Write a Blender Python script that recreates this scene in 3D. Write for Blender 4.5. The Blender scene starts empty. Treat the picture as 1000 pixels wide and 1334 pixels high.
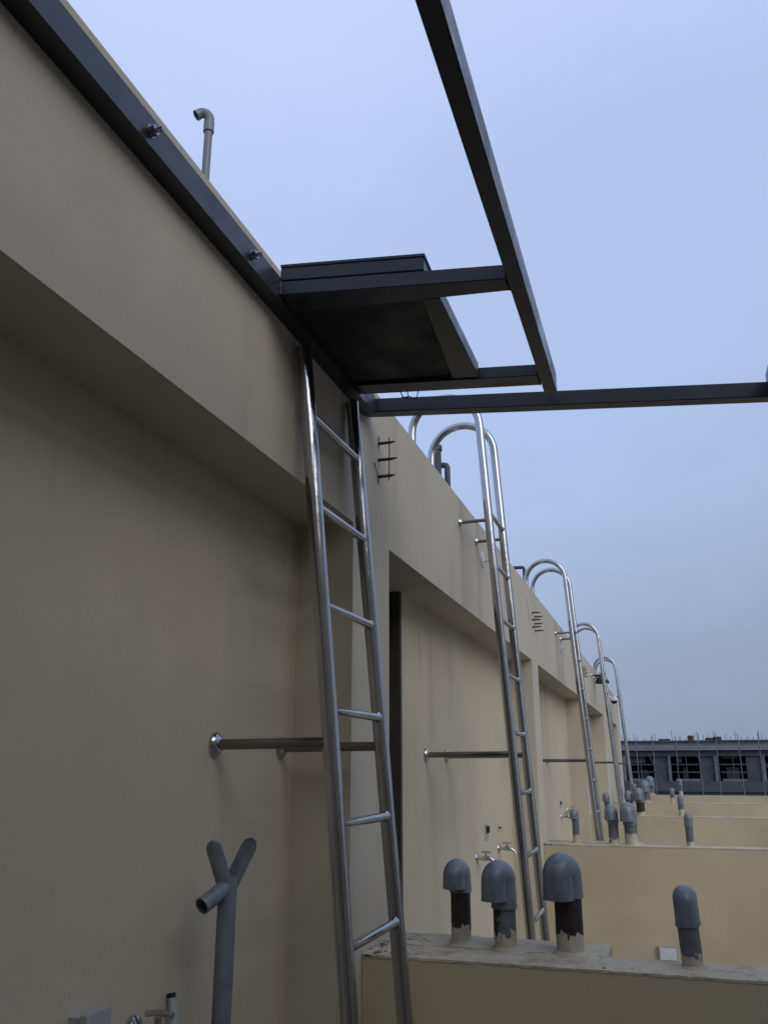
import bpy, bmesh, math, random
from mathutils import Vector, Matrix
random.seed(7)
R=math.radians
sc=bpy.context.scene
C=sc.collection
# ---------------------------------------------------------------- camera
cam=bpy.data.cameras.new('camera'); co=bpy.data.objects.new('camera',cam); C.objects.link(co); sc.camera=co
cam.sensor_fit='VERTICAL'; cam.sensor_height=24; cam.lens=1110.0/1334*24
cam.clip_start=.02; cam.clip_end=3000
yaw,pit=R(17.85),R(16.66)
fw=Vector((-math.sin(yaw)*math.cos(pit),math.cos(yaw)*math.cos(pit),math.sin(pit)))
co.location=(0,0,0); co.rotation_euler=fw.to_track_quat('-Z','Y').to_euler()
# ---------------------------------------------------------------- world
w=bpy.data.worlds.new('World'); sc.world=w; w.use_nodes=True
nt=w.node_tree; nt.nodes.clear(); L=nt.links
def N(t,**k):
    n=nt.nodes.new(t)
    for a,b in k.items(): setattr(n,a,b)
    return n
out=N('ShaderNodeOutputWorld')
SUN_EL,SUN_AZ=R(33),R(126)     # azimuth measured clockwise from +y
sky=N('ShaderNodeTexSky'); sky.sky_type='NISHITA'; sky.sun_disc=False
sky.sun_elevation=SUN_EL; sky.sun_rotation=SUN_AZ; sky.air_density=1.5; sky.dust_density=2; sky.ozone_density=2
bg1=N('ShaderNodeBackground'); bg1.inputs[1].default_value=.01; L.new(sky.outputs[0],bg1.inputs[0])
tc=N('ShaderNodeTexCoord'); sep=N('ShaderNodeSeparateXYZ'); L.new(tc.outputs['Generated'],sep.inputs[0])
nz=N('ShaderNodeTexNoise'); nz.inputs['Scale'].default_value=2.6; nz.inputs['Detail'].default_value=6; nz.inputs['Roughness'].default_value=.55
mp=N('ShaderNodeMapping'); mp.inputs['Scale'].default_value=(1,1,2.2); L.new(tc.outputs['Generated'],mp.inputs[0]); L.new(mp.outputs[0],nz.inputs['Vector'])
ad=N('ShaderNodeMath',operation='MULTIPLY_ADD'); L.new(nz.outputs['Fac'],ad.inputs[0]); ad.inputs[1].default_value=.30
xg=N('ShaderNodeMath',operation='MULTIPLY_ADD'); L.new(sep.outputs['X'],xg.inputs[0]); xg.inputs[1].default_value=-.33; zo=N('ShaderNodeMath',operation='ADD'); zo.inputs[1].default_value=-.08; L.new(sep.outputs['Z'],zo.inputs[0]); L.new(zo.outputs[0],xg.inputs[2]); L.new(xg.outputs[0],ad.inputs[2])
cr=N('ShaderNodeValToRGB'); L.new(ad.outputs[0],cr.inputs[0])
el=cr.color_ramp.elements
def lin(c): return tuple(((x/255+.055)/1.055)**2.4 if x/255>.04045 else x/255/12.92 for x in c)+(1,)
el[0].position=.0; el[0].color=lin((128,142,166))
el[1].position=.98; el[1].color=lin((202,217,254))
for p_,c_ in ((.12,(142,158,186)),(.32,(165,184,217)),(.48,(176,196,235)),(.68,(180,199,238)),(.76,(186,205,245))):
    e=el.new(p_); e.color=lin(c_)
bg2=N('ShaderNodeBackground'); bg2.inputs[1].default_value=.96; L.new(cr.outputs[0],bg2.inputs[0])
addsh=N('ShaderNodeAddShader'); L.new(bg1.outputs[0],addsh.inputs[0]); L.new(bg2.outputs[0],addsh.inputs[1]); L.new(addsh.outputs[0],out.inputs[0])
# ---------------------------------------------------------------- sun (overcast)
sl=bpy.data.lights.new('sun','SUN'); sl.energy=1.32; sl.angle=R(50); sl.color=(1,.975,.94)
so=bpy.data.objects.new('sun',sl); C.objects.link(so)
sd=Vector((math.sin(SUN_AZ)*math.cos(SUN_EL),math.cos(SUN_AZ)*math.cos(SUN_EL),math.sin(SUN_EL)))
so.rotation_euler=sd.to_track_quat('Z','Y').to_euler(); so.location=(3,-3,6)
vs=sc.view_settings; vs.view_transform='Standard'; vs.look='None'; vs.exposure=0; vs.gamma=1; vs.use_curve_mapping=False
sc.render.engine='CYCLES'

# ================================================================ materials
def mat(name,rough=.8,metal=0.,col=(.5,.5,.5)):
    m=bpy.data.materials.new(name); m.use_nodes=True
    b=m.node_tree.nodes['Principled BSDF']
    b.inputs['Base Color'].default_value=(*col,1); b.inputs['Roughness'].default_value=rough; b.inputs['Metallic'].default_value=metal
    return m,m.node_tree,b
def nn(t,kind,ins=None,**k):
    n=t.nodes.new(kind)
    for a,b in k.items(): setattr(n,a,b)
    for a,b in (ins or {}).items():
        if isinstance(b,bpy.types.NodeSocket): t.links.new(b,n.inputs[a])
        else: n.inputs[a].default_value=b
    return n
def ramp(t,fac,stops):
    n=t.nodes.new('ShaderNodeValToRGB'); t.links.new(fac,n.inputs[0]); e=n.color_ramp.elements
    e[0].position,e[0].color=stops[0][0],(*stops[0][1],1) if len(stops[0][1])==3 else stops[0][1]
    e[1].position,e[1].color=stops[-1][0],(*stops[-1][1],1)
    for p_,c_ in stops[1:-1]:
        x=e.new(p_); x.color=(*c_,1)
    return n.outputs[0]
def g(v): return (v,v,v)
def mixc(t,fac,a,b,mode='MIX'):
    n=t.nodes.new('ShaderNodeMix'); n.data_type='RGBA'; n.blend_type=mode
    for i,v in ((0,fac),(6,a),(7,b)):
        if isinstance(v,bpy.types.NodeSocket): t.links.new(v,n.inputs[i])
        else: n.inputs[i].default_value=v if i==0 else (*v,1)
    return n.outputs[2]
def stucco(name,col,streak=0.,dirt=.25,bump=.25):
    m,t,b=mat(name,.88)
    geo=nn(t,'ShaderNodeNewGeometry'); P=geo.outputs['Position']
    n1=nn(t,'ShaderNodeTexNoise',{'Vector':P,'Scale':1.3,'Detail':6,'Roughness':.62})
    n2=nn(t,'ShaderNodeTexNoise',{'Vector':P,'Scale':120,'Detail':5,'Roughness':.7})
    c=mixc(t,dirt,col,ramp(t,n1.outputs['Fac'],[(.3,tuple(x*.62 for x in col)),(.55,col),(.75,tuple(min(1,x*1.12) for x in col))]))
    c=mixc(t,.10,c,ramp(t,n2.outputs['Fac'],[(.35,tuple(x*.55 for x in col)),(.65,tuple(x*1.25 for x in col))]))
    mps=nn(t,'ShaderNodeMapping',{'Vector':P,'Scale':(6,6,.45)})
    n3=nn(t,'ShaderNodeTexNoise',{'Vector':mps.outputs[0],'Scale':1.6,'Detail':5,'Roughness':.65})
    sp=nn(t,'ShaderNodeSeparateXYZ',{'Vector':P})
    # rain streaks running down from the top edges, patchy
    m1=ramp(t,n3.outputs['Fac'],[(.52,g(0)),(.72,g(1))])
    n4=nn(t,'ShaderNodeTexNoise',{'Vector':P,'Scale':.7,'Detail':2})
    m2=ramp(t,n4.outputs['Fac'],[(.45,g(0)),(.62,g(1))])
    zf=nn(t,'ShaderNodeMapRange',{'Value':sp.outputs['Z'],'From Min':.1,'From Max':.8})
    f=nn(t,'ShaderNodeMath',{0:m1,1:m2},operation='MULTIPLY'); f=nn(t,'ShaderNodeMath',{0:f.outputs[0],1:zf.outputs[0]},operation='MULTIPLY')
    f=nn(t,'ShaderNodeMath',{0:f.outputs[0],1:streak},operation='MULTIPLY')
    c=mixc(t,f.outputs[0],c,tuple(x*.4 for x in col))
    t.links.new(c,b.inputs['Base Color'])
    n5=nn(t,'ShaderNodeTexNoise',{'Vector':P,'Scale':160,'Detail':3,'Roughness':.6}); n6=nn(t,'ShaderNodeTexNoise',{'Vector':P,'Scale':4,'Detail':6,'Roughness':.7})
    h=nn(t,'ShaderNodeMath',{0:n6.outputs['Fac'],1:3.0,2:n5.outputs['Fac']},operation='MULTIPLY_ADD')
    bp=nn(t,'ShaderNodeBump',{'Height':h.outputs[0],'Strength':bump,'Distance':.003}); t.links.new(bp.outputs[0],b.inputs['Normal'])
    return m
CREAM=(.50,.43,.315)
M_wall=stucco('cream_stucco',CREAM,.65,.4,.22)
M_beam=stucco('cream_render_beam',(.49,.437,.345),.3,.35,.2)
M_pw=stucco('party_wall_render',(.50,.425,.285),.3,.5)
def cap_mat():
    m,t,b=mat('weathered_wall_top',.95)
    P=nn(t,'ShaderNodeNewGeometry').outputs['Position']
    n1=nn(t,'ShaderNodeTexNoise',{'Vector':P,'Scale':9,'Detail':8,'Roughness':.75})
    c=ramp(t,n1.outputs['Fac'],[(.3,(.25,.21,.15)),(.5,(.44,.385,.285)),(.7,(.52,.465,.355))])
    # black bitumen crumbs near the house wall
    n2=nn(t,'ShaderNodeTexNoise',{'Vector':P,'Scale':46,'Detail':3,'Roughness':.75,'Distortion':.6})
    sp=nn(t,'ShaderNodeSeparateXYZ',{'Vector':P})
    xr=nn(t,'ShaderNodeMapRange',{'Value':sp.outputs['X'],'From Min':-.78,'From Max':-.98,'To Min':0.0,'To Max':.13})
    a=nn(t,'ShaderNodeMath',{0:n2.outputs['Fac'],1:xr.outputs[0]},operation='ADD')
    k=ramp(t,a.outputs[0],[(.66,g(0)),(.675,g(1))])
    c=mixc(t,k,c,(.02,.015,.012))
    t.links.new(c,b.inputs['Base Color'])
    n3=nn(t,'ShaderNodeTexNoise',{'Vector':P,'Scale':70,'Detail':5})
    bp=nn(t,'ShaderNodeBump',{'Height':n3.outputs['Fac'],'Strength':.7,'Distance':.005}); t.links.new(bp.outputs[0],b.inputs['Normal'])
    return m
M_cap=cap_mat()
def metal_mat(name,col,rough,metal,var=.3,bump=.05,sc_=20,stretch=(1,1,.15)):
    m,t,b=mat(name,rough,metal,col)
    P=nn(t,'ShaderNodeTexCoord').outputs['Object']
    mpn=nn(t,'ShaderNodeMapping',{'Vector':P,'Scale':stretch})
    n=nn(t,'ShaderNodeTexNoise',{'Vector':mpn.outputs[0],'Scale':sc_,'Detail':5,'Roughness':.6})
    t.links.new(mixc(t,var,col,ramp(t,n.outputs['Fac'],[(.3,tuple(x*.45 for x in col)),(.7,tuple(min(1,x*1.2) for x in col))])),b.inputs['Base Color'])
    r=nn(t,'ShaderNodeMapRange',{'Value':n.outputs['Fac'],'From Min':.3,'From Max':.7,'To Min':rough*.7,'To Max':min(1,rough*1.5)}); t.links.new(r.outputs[0],b.inputs['Roughness'])
    n2=nn(t,'ShaderNodeTexNoise',{'Vector':P,'Scale':18,'Detail':2})
    bp=nn(t,'ShaderNodeBump',{'Height':n2.outputs['Fac'],'Strength':bump,'Distance':.01}); t.links.new(bp.outputs[0],b.inputs['Normal'])
    return m
M_ss=metal_mat('stainless_tube',(.46,.46,.475),.15,1,.45,.10,9,(1,1,.3))
M_ssdull=metal_mat('stainless_bar_dull',(.24,.22,.20),.34,1,.5,.2,25,(.3,1,1))
M_steel=metal_mat('dark_painted_steel',(.014,.017,.024),.30,.0,.3,.03,8,(1,1,1))
M_panel=metal_mat('black_hatch_board',(.004,.0045,.005),.6,0,.1,.02,5,(1,1,1))
M_bolt=metal_mat('bolt_steel',(.35,.36,.4),.3,1,.4,.1,60,(1,1,1))
M_pvc=metal_mat('grey_pvc',(.165,.19,.218),.34,0,.55,.12,26,(1,1,.5))
M_pvcd=metal_mat('dark_pvc',(.035,.045,.055),.5,0,.3,.1,20,(1,1,1))
M_chrome=metal_mat('tap_chrome',(.55,.55,.56),.12,1,.3,.1,60,(1,1,1))
M_white=metal_mat('white_plastic',(.6,.62,.62),.45,0,.3,.05,30,(1,1,1))
M_dirtywhite=metal_mat('grey_plastic',(.34,.36,.36),.4,0,.3,.05,30,(1,1,1))
M_black=metal_mat('black_plastic',(.012,.012,.014),.5,0,.3,.05,30,(1,1,1))
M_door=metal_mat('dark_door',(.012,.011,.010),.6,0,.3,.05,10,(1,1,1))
M_frame=metal_mat('brown_door_frame',(.05,.044,.036),.6,0,.3,.05,10,(1,1,1))
M_rust=metal_mat('rusty_rebar',(.06,.045,.04),.85,.2,.5,.3,60,(1,1,1))
M_conc=stucco('raw_concrete',(.29,.295,.31),.5,.9,.5)
M_concd=stucco('dark_raw_concrete',(.075,.082,.095),.5,.9,.5)
M_concm=stucco('grey_raw_concrete',(.17,.175,.19),.5,.9,.5)
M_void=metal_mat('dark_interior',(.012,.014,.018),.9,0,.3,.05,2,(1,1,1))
M_floor=stucco('terrace_screed',(.30,.28,.25),0,.8,.4)
M_ground=stucco('bare_ground',(.14,.13,.11),0,.8,.4)
def pipe_mat(name,cream_h,grey_side,ragged=.035):
    """vent pipe: bare cream-painted foot, brown black bitumen coat above with a ragged edge, partly bare pvc"""
    m,t,b=mat(name,.55)
    P=nn(t,'ShaderNodeTexCoord').outputs['Object']; sp=nn(t,'ShaderNodeSeparateXYZ',{'Vector':P})
    info=nn(t,'ShaderNodeObjectInfo')
    ofs=nn(t,'ShaderNodeVectorMath',{0:P,1:(0,0,0)},operation='ADD'); cmb=nn(t,'ShaderNodeCombineXYZ',{'X':info.outputs['Random'],'Y':info.outputs['Random']})
    t.links.new(cmb.outputs[0],ofs.inputs[1])
    mpn=nn(t,'ShaderNodeMapping',{'Vector':ofs.outputs[0],'Scale':(1,1,.8)})
    n=nn(t,'ShaderNodeTexNoise',{'Vector':mpn.outputs[0],'Scale':24,'Detail':4,'Roughness':.6})
    h=nn(t,'ShaderNodeMath',{0:n.outputs['Fac'],1:-ragged*4,2:cream_h+ragged*2},operation='MULTIPLY_ADD')
    coat=nn(t,'ShaderNodeMath',{0:sp.outputs['Z'],1:h.outputs[0]},operation='GREATER_THAN')
    nb=nn(t,'ShaderNodeTexNoise',{'Vector':P,'Scale':35,'Detail':5})
    black=ramp(t,nb.outputs['Fac'],[(.35,(.010,.006,.005)),(.6,(.022,.013,.011)),(.75,(.07,.03,.025))])
    grey=ramp(t,nb.outputs['Fac'],[(.3,(.075,.085,.095)),(.7,(.13,.145,.16))])
    if grey_side is None: body=black
    elif grey_side=='all': body=grey
    else:
        s=nn(t,'ShaderNodeMath',{0:n.outputs['Fac'],1:.12,2:sp.outputs['X']},operation='MULTIPLY_ADD')
        k=nn(t,'ShaderNodeMath',{0:s.outputs[0],1:.045},operation='GREATER_THAN'); body=mixc(t,k.outputs[0],black,grey)
    cream=ramp(t,nb.outputs['Fac'],[(.3,(.38,.33,.26)),(.7,(.5,.45,.36))])
    t.links.new(mixc(t,coat.outputs[0],cream,body),b.inputs['Base Color'])
    bp=nn(t,'ShaderNodeBump',{'Height':nb.outputs['Fac'],'Strength':.4,'Distance':.004}); t.links.new(bp.outputs[0],b.inputs['Normal'])
    return m
M_pA=pipe_mat('pipe_bitumen_coat',.055,None); M_pB=pipe_mat('pipe_half_coat',.05,'half',.05); M_pC=pipe_mat('pipe_grey_coat',.045,'all')
M_pF=pipe_mat('pipe_grey_tall_foot',.085,'all',.015)

# ================================================================ geometry helpers
def root(name,loc,label,cat,group=None):
    o=bpy.data.objects.new(name,None); o.empty_display_size=.1; C.objects.link(o); o.location=loc
    o['label']=label; o['category']=cat
    if group: o['group']=group
    return o
def link(name,bm,m,parent=None,smooth=False,kind=None,bevel=0,org=None,local=False):
    """bm in world coordinates (or local when local=True); origin at parent's root"""
    if bevel: 
        bmesh.ops.bevel(bm,geom=[e for e in bm.edges if len(e.link_faces)==2 and e.calc_face_angle(0)>.6],offset=bevel,segments=2,affect='EDGES',profile=.6)
    me=bpy.data.meshes.new(name)
    if smooth:
        for f in bm.faces: f.smooth=True
    base=Vector((0,0,0))
    if not local:
        p=parent
        while p is not None: base+=p.location; p=p.parent
        bmesh.ops.translate(bm,verts=bm.verts,vec=-base)
    bm.to_mesh(me); bm.free()
    if smooth:
        try: me.set_sharp_from_angle(angle=R(40))
        except Exception: pass
    me.materials.append(m)
    o=bpy.data.objects.new(name,me); C.objects.link(o)
    if parent: o.parent=parent
    if kind: o['kind']=kind
    return o
def box(bm,x0,x1,y0,y1,z0,z1):
    v=[bm.verts.new(p) for p in ((x0,y0,z0),(x1,y0,z0),(x1,y1,z0),(x0,y1,z0),(x0,y0,z1),(x1,y0,z1),(x1,y1,z1),(x0,y1,z1))]
    for f in ((0,3,2,1),(4,5,6,7),(0,1,5,4),(1,2,6,5),(2,3,7,6),(3,0,4,7)): bm.faces.new([v[i] for i in f])
    return v
def BX(*a):
    bm=bmesh.new(); box(bm,*a); return bm
def tube(bm,pts,r,seg=16,caps=True,hollow=0,rad=None):
    """sweep a circle along pts with parallel transport; hollow = wall depth for an open end at the last point"""
    pts=[Vector(p) for p in pts]; n=len(pts); rings=[]
    t0=(pts[1]-pts[0]).normalized(); up=Vector((0,0,1)) if abs(t0.z)<.9 else Vector((1,0,0))
    u=t0.cross(up).normalized(); prev=t0
    for i,p in enumerate(pts):
        if i==0: t=t0
        elif i==n-1: t=(pts[i]-pts[i-1]).normalized()
        else: t=((pts[i]-pts[i-1]).normalized()+(pts[i+1]-pts[i]).normalized()).normalized()
        q=prev.rotation_difference(t); u=q@u; prev=t; v=t.cross(u)
        rr=rad[i] if rad else r
        rings.append([bm.verts.new(p+(u*math.cos(a)+v*math.sin(a))*rr) for a in [2*math.pi*k/seg for k in range(seg)]])
        lastu,lastv,lastt=u.copy(),v.copy(),t.copy()
    for a,b in zip(rings,rings[1:]):
        for k in range(seg): bm.faces.new((a[k],a[(k+1)%seg],b[(k+1)%seg],b[k]))
    if caps:
        bm.faces.new(list(reversed(rings[0])))
        if not hollow: bm.faces.new(rings[-1])
        else:
            rr=(rad[-1] if rad else r)*.84
            a=rings[-1]
            r1=[bm.verts.new(pts[-1]+(lastu*math.cos(x)+lastv*math.sin(x))*rr) for x in [2*math.pi*k/seg for k in range(seg)]]
            r2=[bm.verts.new(v.co-lastt*hollow) for v in r1]
            for k in range(seg):
                bm.faces.new((a[k],a[(k+1)%seg],r1[(k+1)%seg],r1[k])); bm.faces.new((r1[k],r1[(k+1)%seg],r2[(k+1)%seg],r2[k]))
            bm.faces.new(r2)
    return rings
def TB(pts,r,**k):
    bm=bmesh.new(); tube(bm,pts,r,**k); return bm
def dup(o,loc,**props):
    c=o.copy(); C.objects.link(c); c.location=loc
    for k,v in props.items(): c[k]=v
    for ch in o.children:
        d=ch.copy(); C.objects.link(d); d.parent=c
        for g2 in ch.children:
            e=g2.copy(); C.objects.link(e); e.parent=d
    return c
def setting(o): o['kind']='structure'; return o

# ================================================================ setting
FL=-1.62; RZ=1.30
setting(link('ground',BX(-400,400,-300,900,-9.5,-9.0),M_ground))
XW=-1.21; XB=-1.0; TOP=1.45; SOF=.837
houses=[ # y0,y1, opening start, opening end, doorway end, label
 (-1.60,2.96,-1.20,2.75,None,'nearest cream house bay, its beam carrying the dark steel channel'),
 (2.96,7.27,3.17,7.02,4.03,'cream house bay with the tall dark doorway slot beside its pillar'),
 (7.27,11.5,7.37,11.33,None,'third cream house bay, with three pairs of rusty pins high on its beam'),
 (11.5,15.8,11.70,15.05,None,'cream house bay fourth along the row, with a small black lamp on its beam'),
 (15.8,20.1,16.95,19.05,None,'farthest cream house bay at the end of the row, small white camera on its beam')]
for (y0,y1,a,b_,dr,lab) in houses:
    h=root('house',(-1.2,(y0+y1)/2,FL),lab,'house','cream houses in the terrace')
    link('roof_beam',BX(-1.15,XB,y0,y1,SOF,TOP),M_beam,h)
    bm=bmesh.new(); box(bm,-5.5,-1.15,y0,y1,RZ-.12,RZ); link('roof_slab',bm,M_cap,h)
    # soffit (underside of the beam running back to the wall and over the doorway)
    bm=bmesh.new(); box(bm,-2.4,-1.15,a,b_,SOF,SOF+.2); link('soffit',bm,M_beam,h)
    for p0,p1 in ((y0,a),(b_,y1)):
        if p1-p0>.005: link('pillar',BX(-1.6,XB,p0,p1,FL,SOF),M_beam,h)
    w0=a if dr is None else dr
    link('recessed_wall',BX(-1.40 if dr is None else -1.275,XW,w0,b_,FL,SOF),M_wall,h)
    if dr is not None:
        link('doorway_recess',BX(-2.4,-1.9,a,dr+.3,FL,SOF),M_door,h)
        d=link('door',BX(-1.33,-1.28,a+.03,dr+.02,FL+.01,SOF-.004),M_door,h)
        link('door_frame',BX(-1.277,XW+.004,dr-.03,dr-.001,FL,SOF-.002),M_frame,d)
        link('door_handle',TB([(-1.28,3.8,-.6),(-1.235,3.8,-.6),(-1.235,3.7,-.6)],.009,seg=10),M_ss,d,True)
# ---- terraces and party walls
PWT=-.577
setting(link('terrace_floor',BX(-1.9,3.4,-1.6,20.1,FL-.2,FL-.002),M_floor))
pw_y=[2.87,7.18,11.49,15.80,20.0]
pw_lab=['nearest low dividing wall, dark front face, speckled pale top with four vent pipes',
 'second low dividing wall, with the small white box on its front face',
 'third low dividing wall from the camera, bare tan face with vent pipes on top',
 'fourth low dividing wall, a thin tan strip behind the third',
 'last low dividing wall, directly in front of the dark unfinished building']
for i,y in enumerate(pw_y):
    p=root('dividing_wall',(1,y+.1,FL),pw_lab[i],'wall','low walls dividing the terraces')
    bm=bmesh.new(); box(bm,XB+.002,3.4,y,y+.19,FL,PWT-.008); link('wall_body',bm,M_pw,p)
    # top screed: thick strip near the house, irregular edges
    bm=bmesh.new()
    def strip(bm,x0,x1,ya,yb,z0,z1,n):
        rows=[]
        for k in range(n+1):
            x=x0+(x1-x0)*k/n; j=lambda s: random.uniform(-s,s)
            rows.append([bm.verts.new(q) for q in ((x,ya+j(.001),z0),(x,ya+j(.0015),z1+j(.0015)),(x,(ya+yb)/2,z1+.003+j(.002)),(x,yb+j(.004),z1+j(.002)),(x,yb+j(.003),z0))])
        for u,v in zip(rows,rows[1:]):
            for k in range(4): bm.faces.new((u[k],v[k],v[k+1],u[k+1]))
            bm.faces.new((u[4],v[4],v[0],u[0]))
        bm.faces.new(rows[0]); bm.faces.new(list(reversed(rows[-1])))
    strip(bm,XB+.002,3.4,y-.0015,y+.1915,PWT-.0075,PWT,150 if i==0 else 40); link('top_screed',bm,M_cap,p,kind='stuff' if False else None)
    if i<2:
        bm=bmesh.new(); strip(bm,XB+.004,-.243,y+.197,y+.41,PWT-.15,PWT,40); link('pipe_ledge',bm,M_cap,p)
        box_=BX(XB+.004,-.25,y+.1905,y+.405,FL,PWT-.151); link('ledge_wall',box_,M_pw,p)
        if i==0:
            bm=bmesh.new(); box(bm,XW+.002,XB+.001,3.172,y+.41,FL,PWT-.002); link('ledge_return',bm,M_cap,p)

# ================================================================ ladders
RUNGZ=[1.36-.2975*k for k in range(10)]
def railx(z,top,bot): # straight lean between (x,z) points
    (x1,z1),(x0,z0)=top,bot; return x0+(x1-x0)*(z-z0)/(z1-z0)
def ladder(y,near):
    W=.44; r=.0235
    if near: top,bot,ztop=(-.975,1.27),(-.79,-.70),1.255
    else: top,bot,ztop=(-.862,1.80),(-.705,-.74),1.86
    f=lambda z: railx(z,top,bot)
    o=root('ladder',(f(FL),y,FL),'', 'ladder','stainless ladders up the house walls')
    for yy in (y,y+W):
        pts=[(f(FL),yy,FL)]+[(f(z),yy,z) for z in [FL+.3+k*(ztop-FL-.3)/10 for k in range(11)]]
        if not near:
            cx=f(ztop)-.2; pts+=[(cx+.2*math.cos(a),yy,ztop+.2*math.sin(a)) for a in [math.pi*k/16 for k in range(1,17)]]
            pts+=[(cx-.2,yy,ztop-.15),(cx-.2,yy,RZ)]
        link('rail',TB(pts,r,seg=18),M_ss,o,True)
        zb=.06; bars=[(zb,XW)]+([] if near else [(1.30,XB)])
        for z,xw in bars:
            bar=link('standoff_bar',TB([(xw,yy,z),(f(z)+.004,yy,z+.003)],.0145 if z<1 else .010,seg=14),M_ssdull,o,True)
            link('wall_flange',TB([(xw,yy,z),(xw+.004,yy,z),(xw+.010,yy,z),(xw+.016,yy,z),(xw+.021,yy,z)],.03,seg=20,rad=[.034,.0345,.032,.026,.017] if z<1 else [.024,.024,.022,.017,.012]),M_chrome,bar,True)
    zs=[1.035-.295*k for k in range(9)] if near else RUNGZ
    for z in zs:
        if z<FL+.1: continue
        link('rung',TB([(f(z),y+t_,z) for t_ in (.018,.024,.029,.034,W-.034,W-.029,W-.024,W-.018)],.0125,seg=14,rad=[.017,.0165,.014,.0125,.0125,.014,.0165,.017]),M_ss,o,True)
        for yy,s in ((y,1),(y+W,-1)): pass
    return o
l1=ladder(2.21,True); l1['label']='nearest stainless ladder, ending straight under the dark hatch without a hoop'
l2=ladder(4.46,False); l2['label']='tall hooped stainless ladder just beyond the end of the steel frame, second from the camera'
for y,lab in ((8.76,'hooped stainless ladder beside the three pairs of rusty pins, third from the camera'),(13.06,'hooped stainless ladder with the black lamp beside its bars, fourth from the camera'),(17.36,'farthest hooped stainless ladder against the end of the house row')):
    dup(l2,(l2.location.x,y,FL),label=lab)

# ================================================================ vent pipes
def vent(X,Y,h,r,mt,dirv,spread,label,tilt=0,spout=.06,cow=M_pvc,sock=.07):
    o=root('vent_pipe',(X,Y,PWT-.004),label,'vent pipe','vent pipes on the dividing walls')
    rc=r*1.09; br=spread/2; zc=h-rc-br
    d=Vector(dirv).normalized(); t=Vector((tilt,0,0))
    link('pipe',TB([(0,0,0),(0,0,zc-.01)],r,seg=24),mt,o,True,local=True)
    pts=[Vector((0,0,zc-sock)),Vector((0,0,zc-sock*.5)),Vector((0,0,zc))]
    rad=[rc*1.03,rc*1.03,rc]
    for k in range(1,13):
        a=math.pi*k/12; pts.append(Vector((0,0,zc))+d*(br-br*math.cos(a))+Vector((0,0,br*math.sin(a)))); rad.append(rc*(1+.05*math.sin(a)))
    pts+= [pts[-1]+Vector((0,0,-spout*.5)),pts[-1]+Vector((0,0,-spout))]; rad+=[rc*1.02,rc*1.02]
    bm=bmesh.new(); tube(bm,pts,rc,seg=26,rad=rad,hollow=spout*.8)
    link('cowl',bm,cow,o,True,local=True)
    sb_=pts[-1]
    link('spout_rim',TB([sb_+Vector((0,0,.0005)),sb_+Vector((0,0,.007))],rc*1.055,seg=26,caps=False),cow,o,True,local=True)
    # moulded socket ring
    link('socket_ring',TB([(0,0,zc-sock-.004),(0,0,zc-sock+.012)],rc*1.06,seg=24),cow,o,True,local=True)
    # cement fillet at the foot
    bm=bmesh.new(); tube(bm,[(0,0,-.004),(0,0,.003),(0,0,.014)],r,seg=24,rad=[r*1.45,r*1.32,r*1.03]); 
    for v in bm.verts: v.co.x*=1+random.uniform(-.05,.05); v.co.y*=1+random.uniform(-.05,.05)
    link('cement_collar',bm,M_cap,o,True,local=True)
    if tilt: o.rotation_euler=(0,tilt,0)
    return o
near=(-.30,-.95,0)
vent(-.735,3.15,.272,.034,M_pA,near,.042,'leftmost vent pipe on the nearest dividing wall, slim with black brown coat',spout=.035,sock=.045)
vent(-.571,3.085,.279,.0375,M_pB,(-.5,-.85,0),.05,'middle of the left trio of nearest vent pipes, half black half grey',spout=.058,sock=.08)
vent(-.360,3.085,.308,.0445,M_pA,(-.5,-.85,0),.048,'fattest vent pipe on the nearest dividing wall, big grey cowl over black brown coat',spout=.068,sock=.06)
vent(.012,2.975,.232,.031,M_pC,(.1,1,0),.04,'slim grey vent pipe standing alone at the right of the nearest dividing wall',tilt=-.045,sock=.055)
for (X,Y,h,r,mt,dv,sp_,lab) in (
 (-.762,7.34,.262,.034,M_pC,near,.05,'small grey vent pipe on the second wall beside the tap'),
 (-.470,7.30,.298,.050,M_pC,near,.075,'left one of the two fat grey vent pipes side by side on the second wall'),
 (-.338,7.28,.316,.062,M_pF,near,.09,'right and larger of the two fat grey vent pipes on the second wall'),
 (.090,7.27,.246,.036,M_pC,(.1,1,0),.05,'lone grey vent pipe at the right on the second dividing wall'),
 (-.80,11.62,.27,.045,M_pC,near,.06,'small vent pipe on the third wall, partly behind the fourth ladder'),
 (-.53,11.60,.30,.050,M_pA,near,.06,'left one of the black footed pair of vent pipes on the third wall'),
 (-.40,11.60,.33,.064,M_pA,near,.08,'right and larger one of the black footed pair of vent pipes on the third wall'),
 (.075,11.58,.25,.042,M_pF,(.1,1,0),.05,'lone slim vent pipe at the right on the third dividing wall'),
 (-.86,15.92,.27,.05,M_pC,near,.06,'tiny vent pipe on the fourth wall, tight against the house end'),
 (-.44,15.9,.36,.085,M_pC,near,.10,'fat vent pipe on the fourth wall, just behind the black footed pair'),
 (-.62,15.9,.31,.045,M_pC,near,.06,'slim fourth wall vent pipe, its cowl peeping above the black footed pair'),
 (-.02,15.9,.24,.045,M_pF,(.1,1,0),.05,'lone tiny vent pipe at the right on the fourth dividing wall'),
 (-.44,20.1,.39,.09,M_pC,near,.10,'fat vent pipe on the last wall, against the unfinished building'),
 (.16,20.1,.33,.05,M_pF,(.1,1,0),.05,'lone tiny vent pipe at the right on the last dividing wall')):
    vent(X,Y,h,r*.78,mt,dv,sp_*.65,lab,spout=r*.9,sock=r*1.3)

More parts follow.
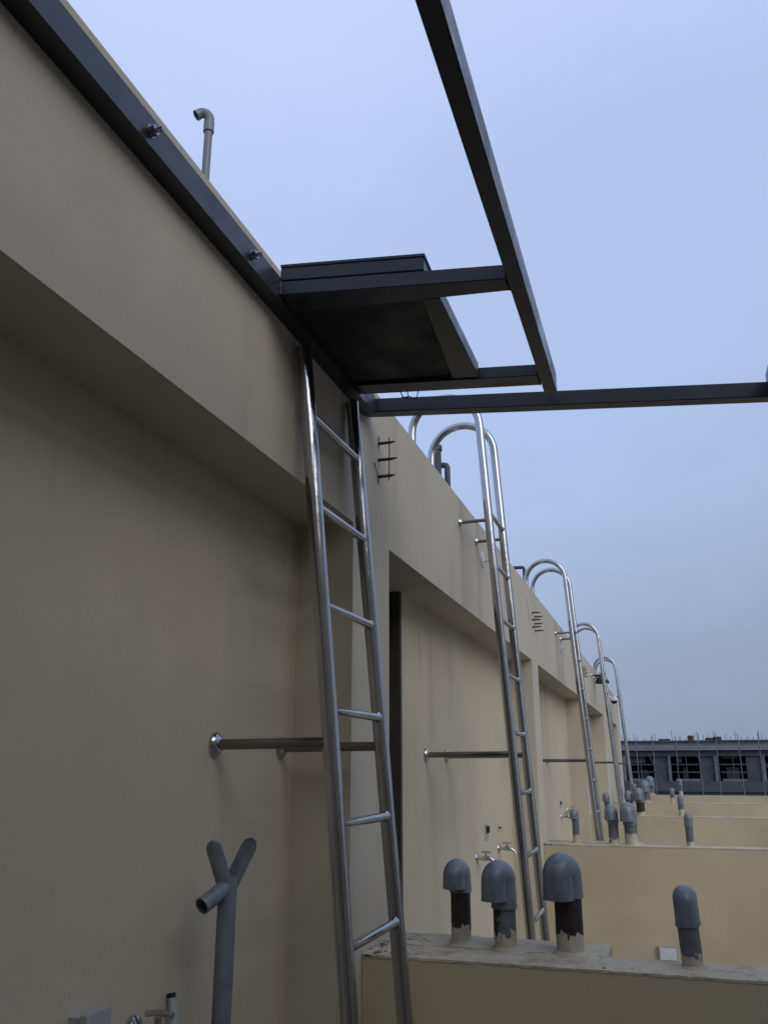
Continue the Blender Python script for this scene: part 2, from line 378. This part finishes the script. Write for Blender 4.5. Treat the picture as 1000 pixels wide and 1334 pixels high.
# ================================================================ steel frame with hatch
def fz(x,s=.07): return 1.3-s*(x+.95)
fr=root('steel_canopy_frame',(-.95,2.0,1.28),'dark steel canopy frame with black hatch lid, bolted to the nearest beam','canopy frame')
link('wall_channel',BX(-.999,-.95,-1.6,2.843,1.285,1.358),M_steel,fr,bevel=.003)
def beam4(bl,h,bev=.0025):
    """bl: four bottom corners (x,y,z) in order; extruded up by h"""
    bm=bmesh.new(); a=[bm.verts.new(p) for p in bl]; b=[bm.verts.new((p[0],p[1],p[2]+h)) for p in bl]
    bm.faces.new(list(reversed(a))); bm.faces.new(b)
    for k in range(4): bm.faces.new((a[k],a[(k+1)%4],b[(k+1)%4],b[k]))
    bmesh.ops.recalc_face_normals(bm,faces=bm.faces)
    bmesh.ops.bevel(bm,geom=bm.edges[:],offset=bev,segments=2,affect='EDGES')
    return bm
def q(x,y,dz=0): return (x,y,fz(x)+dz)
link('purlin',beam4([q(-.292,-1.6),q(-.251,-1.6),q(-.263,2.80),q(-.306,2.80)],.082),M_steel,fr)
link('purlin',beam4([q(.425,-1.6),q(.467,-1.6),q(.467,2.93),q(.425,2.93)],.082),M_steel,fr)
link('outrigger',beam4([q(-.949,1.972),q(-.309,2.014),q(-.305,2.077),q(-.949,2.08)],.045),M_steel,fr)
link('outrigger',beam4([q(-.949,2.610),q(-.311,2.632),q(-.311,2.712),q(-.949,2.690)],.042),M_steel,fr)
link('trimmer',beam4([q(-.556,2.079,.001),q(-.504,2.079,.001),q(-.503,2.612,.001),q(-.594,2.612,.001)],.05),M_steel,fr)
link('end_beam',beam4([(-.999,2.845,fz(-.95)),(1.4,2.98,fz(1.4)),(1.4,3.03,fz(1.4)),(-.999,2.90,fz(-.95))],.056),M_steel,fr)
lid=link('hatch_lid',beam4([q(-.948,1.969,.046),q(-.528,1.997,.046),q(-.545,2.66,.046),q(-.948,2.66,.046)],.040,.0015),M_steel,fr)
link('lid_rim',beam4([q(-.948,1.966,.0865),q(-.524,1.994,.0865),q(-.541,2.664,.0865),q(-.948,2.664,.0865)],.010,.0015),M_steel,lid)
link('underside_board',beam4([q(-.948,2.082,.012),q(-.56,2.082,.012),q(-.598,2.607,.012),q(-.948,2.607,.012)],.01,.001),M_panel,fr)
for y in (.75,1.302,1.792,.2):
    if y<.5: continue
    b=link('anchor_bolt',TB([(-.95,y,1.318),(-.918,y,1.318)],.0065,seg=12),M_bolt,fr,True)
    link('washer',TB([(-.9505,y,1.318),(-.9465,y,1.318)],.0145,seg=20),M_bolt,b)
    link('nut',TB([(-.9465,y,1.318),(-.934,y,1.318)],.0125,seg=6),M_bolt,b)
for (wx,wy,hh) in ((-.309,2.014,.045),(-.304,2.077,.045),(-.311,2.632,.042),(-.311,2.712,.042),(-.948,1.972,.045)):
    link('weld_bead',TB([(wx,wy,fz(wx)+.002+hh*k/6+random.uniform(-.001,.001)) for k in range(7)],.004,seg=8,rad=[random.uniform(.003,.0048) for _ in range(7)]),M_steel,fr,True)
# wire tie hanging under outrigger, weld blob under the board
bm=bmesh.new(); 
tube(bm,[(-.80,2.66,1.284),(-.79,2.68,1.262),(-.77,2.69,1.268),(-.75,2.70,1.255),(-.735,2.68,1.28)],.0022,seg=6)
tube(bm,[(-.77,2.66,1.282),(-.775,2.69,1.258),(-.80,2.69,1.270)],.002,seg=6)
wt=link('wire_tie',bm,M_black); wt['label']='thin twisted black wire under the far side of the hatch frame'; wt['category']='wire'

# ================================================================ small wall things
def pins(Y,zs,double,label,dy=0.):
    o=root('wall_pins',(XB,Y,zs[1]),label,'anchor pins','rusty pins on the beams')
    for z in zs:
        for k in range(2 if double else 1):
            yy=Y+k*.14; zz=z-k*.012; Lp=random.uniform(.07,.09)
            link('pin',TB([(XB-.002,yy,zz),(XB+Lp*.72,yy,zz),(XB+Lp,yy,zz+.002)],.006,seg=8,rad=[.0075,.006,.0015]),M_rust,o,True)
    bm=bmesh.new()
    if not double:
        tube(bm,[(XB+.045,Y,zs[0]+.02),(XB+.047,Y,(zs[0]+zs[1])/2),(XB+.045,Y,zs[2]-.02)],.0022,seg=6)
        tube(bm,[(XB+.003,Y,zs[0]+.03),(XB+.005,Y-.003,zs[0]),(XB+.002,Y,zs[0]-.02)],.002,seg=6)
        tube(bm,[(XB+.003,Y-.06,zs[2]+.04),(XB+.006,Y-.03,zs[2]+.01),(XB+.003,Y,zs[2]-.03)],.0018,seg=6)
        link('tie_wire',bm,M_rust,o,True)
    else: bm.free()
pins(3.03,(1.240,1.170,1.100),False,'three rusty pins tied with wire on the beam right beside the nearest ladder top')
pins(7.16,(1.245,1.185,1.125),True,'three pairs of rusty pins on the beam before the third ladder')
pins(11.4,(1.24,1.19,1.14),True,'tiny far pins on the beam between the third and fourth ladder')
def white_plate(Y,z,label,h=.07,r=.03):
    o=root('wall_disc',(XB,Y,z),label,'wall fitting')
    bm=bmesh.new(); tube(bm,[(XB,Y,z),(XB+.008,Y,z),(XB+.012,Y,z)],r,seg=20,rad=[r,r,r*.8])
    for v in bm.verts: v.co.z=z+(v.co.z-z)*(h/r/2)
    link('plate',bm,M_white,o,True)
    link('stud',TB([(XB+.012,Y+.01,z-.01),(XB+.05,Y+.01,z-.008)],.007,seg=10),M_white,o,True)
white_plate(5.08,1.232,'small white oval wall disc beside the second ladder',.10,.045)
white_plate(9.25,1.215,'thin white wall fitting beside the third ladder',.09,.03)
o=root('hanging_cable',(XB,6.95,1.28),'short white cable end hanging on the beam left of the paired pins','cable')
link('cable',TB([(XB+.005,6.93,1.33),(XB+.008,6.94,1.25),(XB+.006,6.98,1.18),(XB+.012,7.0,1.16)],.004,seg=8),M_white,o,True)
# black lamp
o=root('wall_lamp',(XB,13.55,1.30),'black dome wall lamp on the beam next to the fourth ladder','lamp')
link('bracket',TB([(XB,13.55,1.34),(XB+.16,13.55,1.34)],.02,seg=10),M_black,o,True)
bm=bmesh.new(); tube(bm,[(XB+.12,13.55,1.36),(XB+.12,13.55,1.30),(XB+.12,13.55,1.24),(XB+.12,13.55,1.22)],.1,seg=20,rad=[.025,.075,.105,.11],hollow=.05); link('lamp_shade',bm,M_black,o,True)
link('lamp_cap',TB([(XB+.12,13.55,1.36),(XB+.12,13.55,1.385)],.035,seg=14),M_white,o,True)
# white camera
o=root('security_camera',(XB,16.6,1.18),'small white dome camera on the beam between the last two ladders','camera')
link('mount',TB([(XB,16.6,1.22),(XB+.1,16.6,1.22)],.025,seg=10),M_white,o,True)
bm=bmesh.new(); tube(bm,[(XB+.11,16.6,1.25),(XB+.11,16.6,1.20),(XB+.11,16.6,1.17)],.06,seg=16,rad=[.04,.075,.075]); link('housing',bm,M_white,o,True)
link('lens_dome',TB([(XB+.11,16.6,1.17),(XB+.11,16.6,1.14),(XB+.11,16.6,1.115)],.06,seg=16,rad=[.06,.05,.02]),M_black,o,True)

def tap(Y,z,label,sc_=1.,lever=False,x=XW):
    o=root('tap',(x,Y,z),label,'tap','taps on the recessed walls')
    s=sc_
    link('escutcheon',TB([(x,Y,z),(x+.006*s,Y,z),(x+.012*s,Y,z)],.03,seg=20,rad=[.032*s,.030*s,.018*s]),M_chrome,o,True)
    link('body',TB([(x+.01*s,Y,z),(x+.035*s,Y,z),(x+.04*s,Y,z),(x+.075*s,Y,z),(x+.095*s,Y,z-.004),(x+.112*s,Y,z-.016*s),(x+.118*s,Y,z-.034*s)],.011,seg=14,rad=[.010*s,.010*s,.015*s,.015*s,.011*s,.010*s,.010*s],hollow=.01),M_chrome,o,True)
    hd=link('stem',TB([(x+.057*s,Y,z+.008),(x+.057*s,Y,z+.032*s)],.007*s,seg=10),M_chrome,o,True)
    link('handle',TB([(x+.03*s,Y-.0*s,z+.036*s),(x+.057*s,Y,z+.04*s),(x+.09*s,Y,z+.036*s)],.006*s,seg=10),M_chrome,o,True)
    return o
tap(5.66,-.550,'chrome tap on the wall above the left vent pipes, lower one of the pair')
tap(6.40,-.552,'chrome tap beside the second ladder rail, upper one of the pair')
tap(10.2,-.53,'chrome tap on the third house wall above the second dividing wall')
tap(10.85,-.49,'farther chrome tap peeking past the third ladder rail')
tap(1.90,-.575,'chrome tap at the bottom edge of the photo, near the grey forked pipe',1.15)
def tag(Y,z,w_,h_,label):
    o=root('plastic_bracket',(XW,Y,z),label,'bracket','plastic holders above the taps')
    link('plate',BX(XW,XW+.006,Y-w_/2,Y+w_/2,z-h_/2,z+h_/2),M_dirtywhite,o,bevel=.0015)
    link('clip',BX(XW+.006,XW+.022,Y-w_*.22,Y+w_*.18,z-h_*.05,z+h_*.36),M_black,o,bevel=.002)
tag(5.98,-.415,.11,.10,'small grey plastic holder with dark slot above the pair of taps')
tag(6.42,-.42,.03,.03,'tiny plastic clip over the tap beside the second ladder')
tag(10.15,-.40,.04,.09,'small plastic holder over the tap on the third house wall')
o=root('plastic_strap',(XW,1.99,-.50),'clear plastic strap with dark tip standing over the bottom edge tap','strap')
link('strap',TB([(XW+.03,2.035,-.60),(XW+.022,2.04,-.57),(XW+.012,2.045,-.535)],.012,seg=10,rad=[.012,.012,.010]),M_dirtywhite,o,True)
link('tip',TB([(XW+.012,2.045,-.535),(XW+.01,2.046,-.525)],.0105,seg=10),M_black,o,True)
# weatherproof socket
o=root('outdoor_socket',(XW,1.72,-.56),'grey weatherproof socket box with lifted lid at the bottom left','socket box')
link('box_body',BX(XW,XW+.03,1.665,1.738,-.60,-.488),M_dirtywhite,o,bevel=.006)
bm=BX(XW+.031,XW+.048,1.66,1.743,-.605,-.482); link('lid',bm,M_dirtywhite,o,bevel=.008)
# small white box on the second dividing wall
o=root('junction_box',(-.137,7.178,-1.302),'white square junction box on the front face of the second dividing wall','junction box')
link('back_box',BX(-.205,-.07,7.158,7.1795,-1.35,-1.255),M_dirtywhite,o,bevel=.004)
link('cover',BX(-.195,-.08,7.150,7.1575,-1.342,-1.263),M_white,o,bevel=.003)

# grey forked pvc pipe
o=root('forked_pipe',(-1.08,2.08,FL),'grey pvc pipe with split forked top and open side branch, in the lower left','pipe')
px,py,pt=-1.08,2.08,-.262
link('pipe',TB([(px,py,FL),(px,py,pt)],.0235,seg=26),M_pvc,o,True)
lf=Vector((-.888,-.46,0)); tw=Vector((.46,-.888,.1)).normalized()
def flap(sgn,tiltdeg,name,ln):
    bm=bmesh.new(); rows=[]; n=20
    ax=(Vector((0,0,1))*math.cos(R(tiltdeg))+lf*sgn*math.sin(R(tiltdeg))).normalized()
    side=(ax.cross(tw).normalized()*.9+tw*sgn*.45); side=(side-ax*side.dot(ax)).normalized(); nor=ax.cross(side).normalized()
    if nor.dot(tw)*sgn<0: nor=-nor
    base=Vector((px,py,pt-.03))+lf*sgn*.003
    for k in range(n+1):
        f_=k/n; wd=.0225*(1 if f_<.8 else math.sqrt(max(.03,1-((f_-.8)/.2)**2)))
        row=[]
        for th in (0,.0032):
            for a in [(-1+j/3) for j in range(7)]:
                row.append(bm.verts.new(base+ax*ln*f_+side*wd*a*.95+nor*(.010*(1-a*a)*(1-f_*.6)+th)))
        rows.append(row)
    for u,v in zip(rows,rows[1:]):
        for j in range(6):
            bm.faces.new((u[j],u[j+1],v[j+1],v[j])); bm.faces.new((u[7+j+1],u[7+j],v[7+j],v[7+j+1]))
        bm.faces.new((u[0],v[0],v[7],u[7])); bm.faces.new((u[6],u[13],v[13],v[6]))
    for rr,fl in ((rows[0],0),(rows[-1],1)):
        for j in range(6):
            bm.faces.new((rr[j],rr[j+1],rr[7+j+1],rr[7+j]))
    bmesh.ops.recalc_face_normals(bm,faces=bm.faces)
    link(name,bm,M_pvc,o,True)
flap(1,20,'split_flap',.122); flap(-1,25,'split_flap',.13)
bd=(lf*.62+tw*.62+Vector((0,0,-.46))).normalized()
st=Vector((px,py,pt-.022))
link('side_branch',TB([st,st+bd*.092],.0205,seg=22,hollow=.06),M_pvc,o,True)

# roof pipes
o=root('roof_vent',(-2.0,3.22,RZ),'grey hook topped pipe rising behind the parapet at upper left','vent pipe')
hx,hy=-2.0,3.23
cu=[(hx,hy,RZ),(hx,hy,3.20)]+[(hx-.0+(-.032+.032*math.cos(a))*.85,hy+(-.032+.032*math.cos(a))*.5,3.25+.034*math.sin(a)) for a in [math.pi*k/8 for k in range(0,7)]]
cu+= [(cu[-1][0]-.012,cu[-1][1]-.007,cu[-1][2]-.012)]
bm=bmesh.new(); tube(bm,cu,.021,seg=16,rad=[.021,.021]+[.026]*7+[.028],hollow=.03); link('pipe',bm,M_pvc,o,True)
link('coupling',TB([(hx,hy,3.17),(hx,hy,3.23)],.028,seg=16),M_pvc,o,True)
o=root('roof_pipework',(-1.6,6.4,RZ),'dark pipe with an elbow branch behind the parapet under the second ladder hoop','pipework')
link('riser',TB([(-1.6,6.38,RZ),(-1.6,6.38,2.50)],.036,seg=14),M_pvcd,o,True)
link('riser_cap',TB([(-1.6,6.38,2.49),(-1.6,6.38,2.53),(-1.6,6.38,2.545)],.04,seg=14,rad=[.045,.043,.02]),M_pvcd,o,True)
link('elbow_branch',TB([(-1.76,6.74,2.49),(-1.63,6.74,2.49),(-1.608,6.74,2.484),(-1.60,6.74,2.46),(-1.6,6.74,RZ)],.026,seg=12),M_pvcd,o,True)
o=root('roof_pipework',(-1.6,10.5,RZ),'thin dark elbow pipe behind the parapet left of the third ladder hoop','pipework')
link('elbow_pipe',TB([(-1.78,10.95,RZ),(-1.78,10.95,2.48),(-1.77,10.95,2.505),(-1.74,10.95,2.51),(-1.64,10.95,2.51),(-1.61,10.95,2.505),(-1.6,10.95,2.48),(-1.6,10.95,RZ)],.022,seg=10),M_pvcd,o,True)

# ================================================================ unfinished building at the back
B=root('unfinished_building',(5,50,-9),'long dark unfinished concrete building with open bays and rebar on its roof edge','building')
YB=50.; x0,x1=-24.,40.
def part(n,m,*a): return link(n,BX(*a),m,B)
part('roof_band',M_conc,x0,x1,YB-.25,YB+8,.86,1.30)
part('roof_edge',M_concd,x0,x1,YB-.5,YB+8,1.30,1.36)
part('ceiling_beam',M_concd,x0,x1,YB,YB+8,.55,.86)
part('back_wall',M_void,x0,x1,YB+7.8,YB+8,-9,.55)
part('floor_slab',M_concd,x0,x1,YB-.1,YB+7.8,-1.25,-.72)
part('lower_wall',M_concd,x0,x1,YB+.05,YB+.3,-9,-1.25)
bay=2.33
import itertools
k=0; xx=-2.1-bay*9
while xx<x1-3:
    # opening [xx+.25 , xx+1.25], infill panel, column
    part('infill_panel',M_concd,xx+1.22,xx+1.95,YB+.12,YB+.3,-.72,.55)
    part('column',M_concm,xx+1.97,xx+2.12,YB-.04,YB+.3,-.72,.55)
    part('window_sill',M_concm,xx-.02,xx+1.2,YB+.02,YB+.3,-.72,-.60)
    if -5<xx<9:
        bm=bmesh.new()
        box(bm,xx+.56,xx+.60,YB+.1,YB+.14,-.6,.55); box(bm,xx+.02,xx+1.2,YB+.145,YB+.17,.10,.13); box(bm,xx+.02,xx+1.2,YB+.145,YB+.17,-.3,-.27)
        link('formwork_props',bm,M_concd,B)
    if -5<xx<9:
        rr=random.random
        part('loose_board',M_concm,xx+.1+rr()*.4,xx+.5+rr()*.5,YB+.5+rr(),YB+.6+rr()+1,-.72,-.45+rr()*.5)
        part('hanging_sheet',M_concd,xx+rr()*.3,xx+.35+rr()*.5,YB+.3,YB+.33,.55-rr()*.35,.56)
    xx+=bay
# inner partitions give depth
for k in range(12): part('inner_column',M_concd,x0+3+k*4.7,x0+3.3+k*4.7,YB+3,YB+3.3,-.72,.55)
for k in range(90):
    x=-6+k*.21+random.uniform(-.09,.09); 
    h=random.choice([.1,.15,.2,.3]) if k%5 else random.uniform(.35,.55)
    link('rebar',TB([(x,YB+.1+random.uniform(0,.5),1.36),(x+random.uniform(-.04,.04),YB+.2,1.36+h)],.012,seg=5),M_rust,B)
for a,b,c_,d in ((5.0-3.1,5.0-2.6,1.36,1.5),(4.0-3.0,4.3-3.0,1.36,1.62),(-.5,.1,1.36,1.46),(2.6-.3,2.7,1.36,1.55)): link('roof_materials',BX(a,b,YB+.2,YB+.8,c_,d),M_rust,B)
# bamboo / steel scaffolding
S=root('scaffolding',(5,49,-9),'thin pole scaffolding standing against the unfinished building','scaffolding')
for k in range(26):
    x=-7+k*1.05+random.uniform(-.15,.15)
    link('pole',TB([(x,49.2+random.uniform(-.1,.1),-9),(x+random.uniform(-.1,.1),49.2,1.6+random.uniform(-.2,.25))],.024,seg=6),M_concm,S)
for z in (-1.6,-.25,.12,.95): link('ledger',TB([(-8,49.14,z),(22,49.14,z+random.uniform(-.05,.05))],.016,seg=6),M_concd,S)
for xs in (5.0,-.5,1.9): link('brace',TB([(xs-.55,49.1,.6),(xs+.15,49.1,-1.2)],.022,seg=6),M_concd,S)

# ================================================================ unseen wall added behind the camera to shade the near terrace
T=root('rear_shade_wall',(1.2,-2.2,FL),'unseen cream wall added behind the camera to shade the near terrace','shade wall')
link('wall',BX(-1.6,3.6,-2.4,-1.602,FL,3.2),M_wall,T)
link('doorway',BX(1.0,1.9,-1.6015,-1.59,FL,.5),M_door,T)  # door panel set on the added wall

W2=root('side_shade_wall',(2.7,.6,FL),'tall unseen cream wall added right of the near terrace to shade it, beyond the frame','wall')  # added out of view, blocks light coming from the right onto the near terrace
link('wall_body',BX(2.6,2.78,-1.598,2.868,FL,2.6),M_wall,W2)
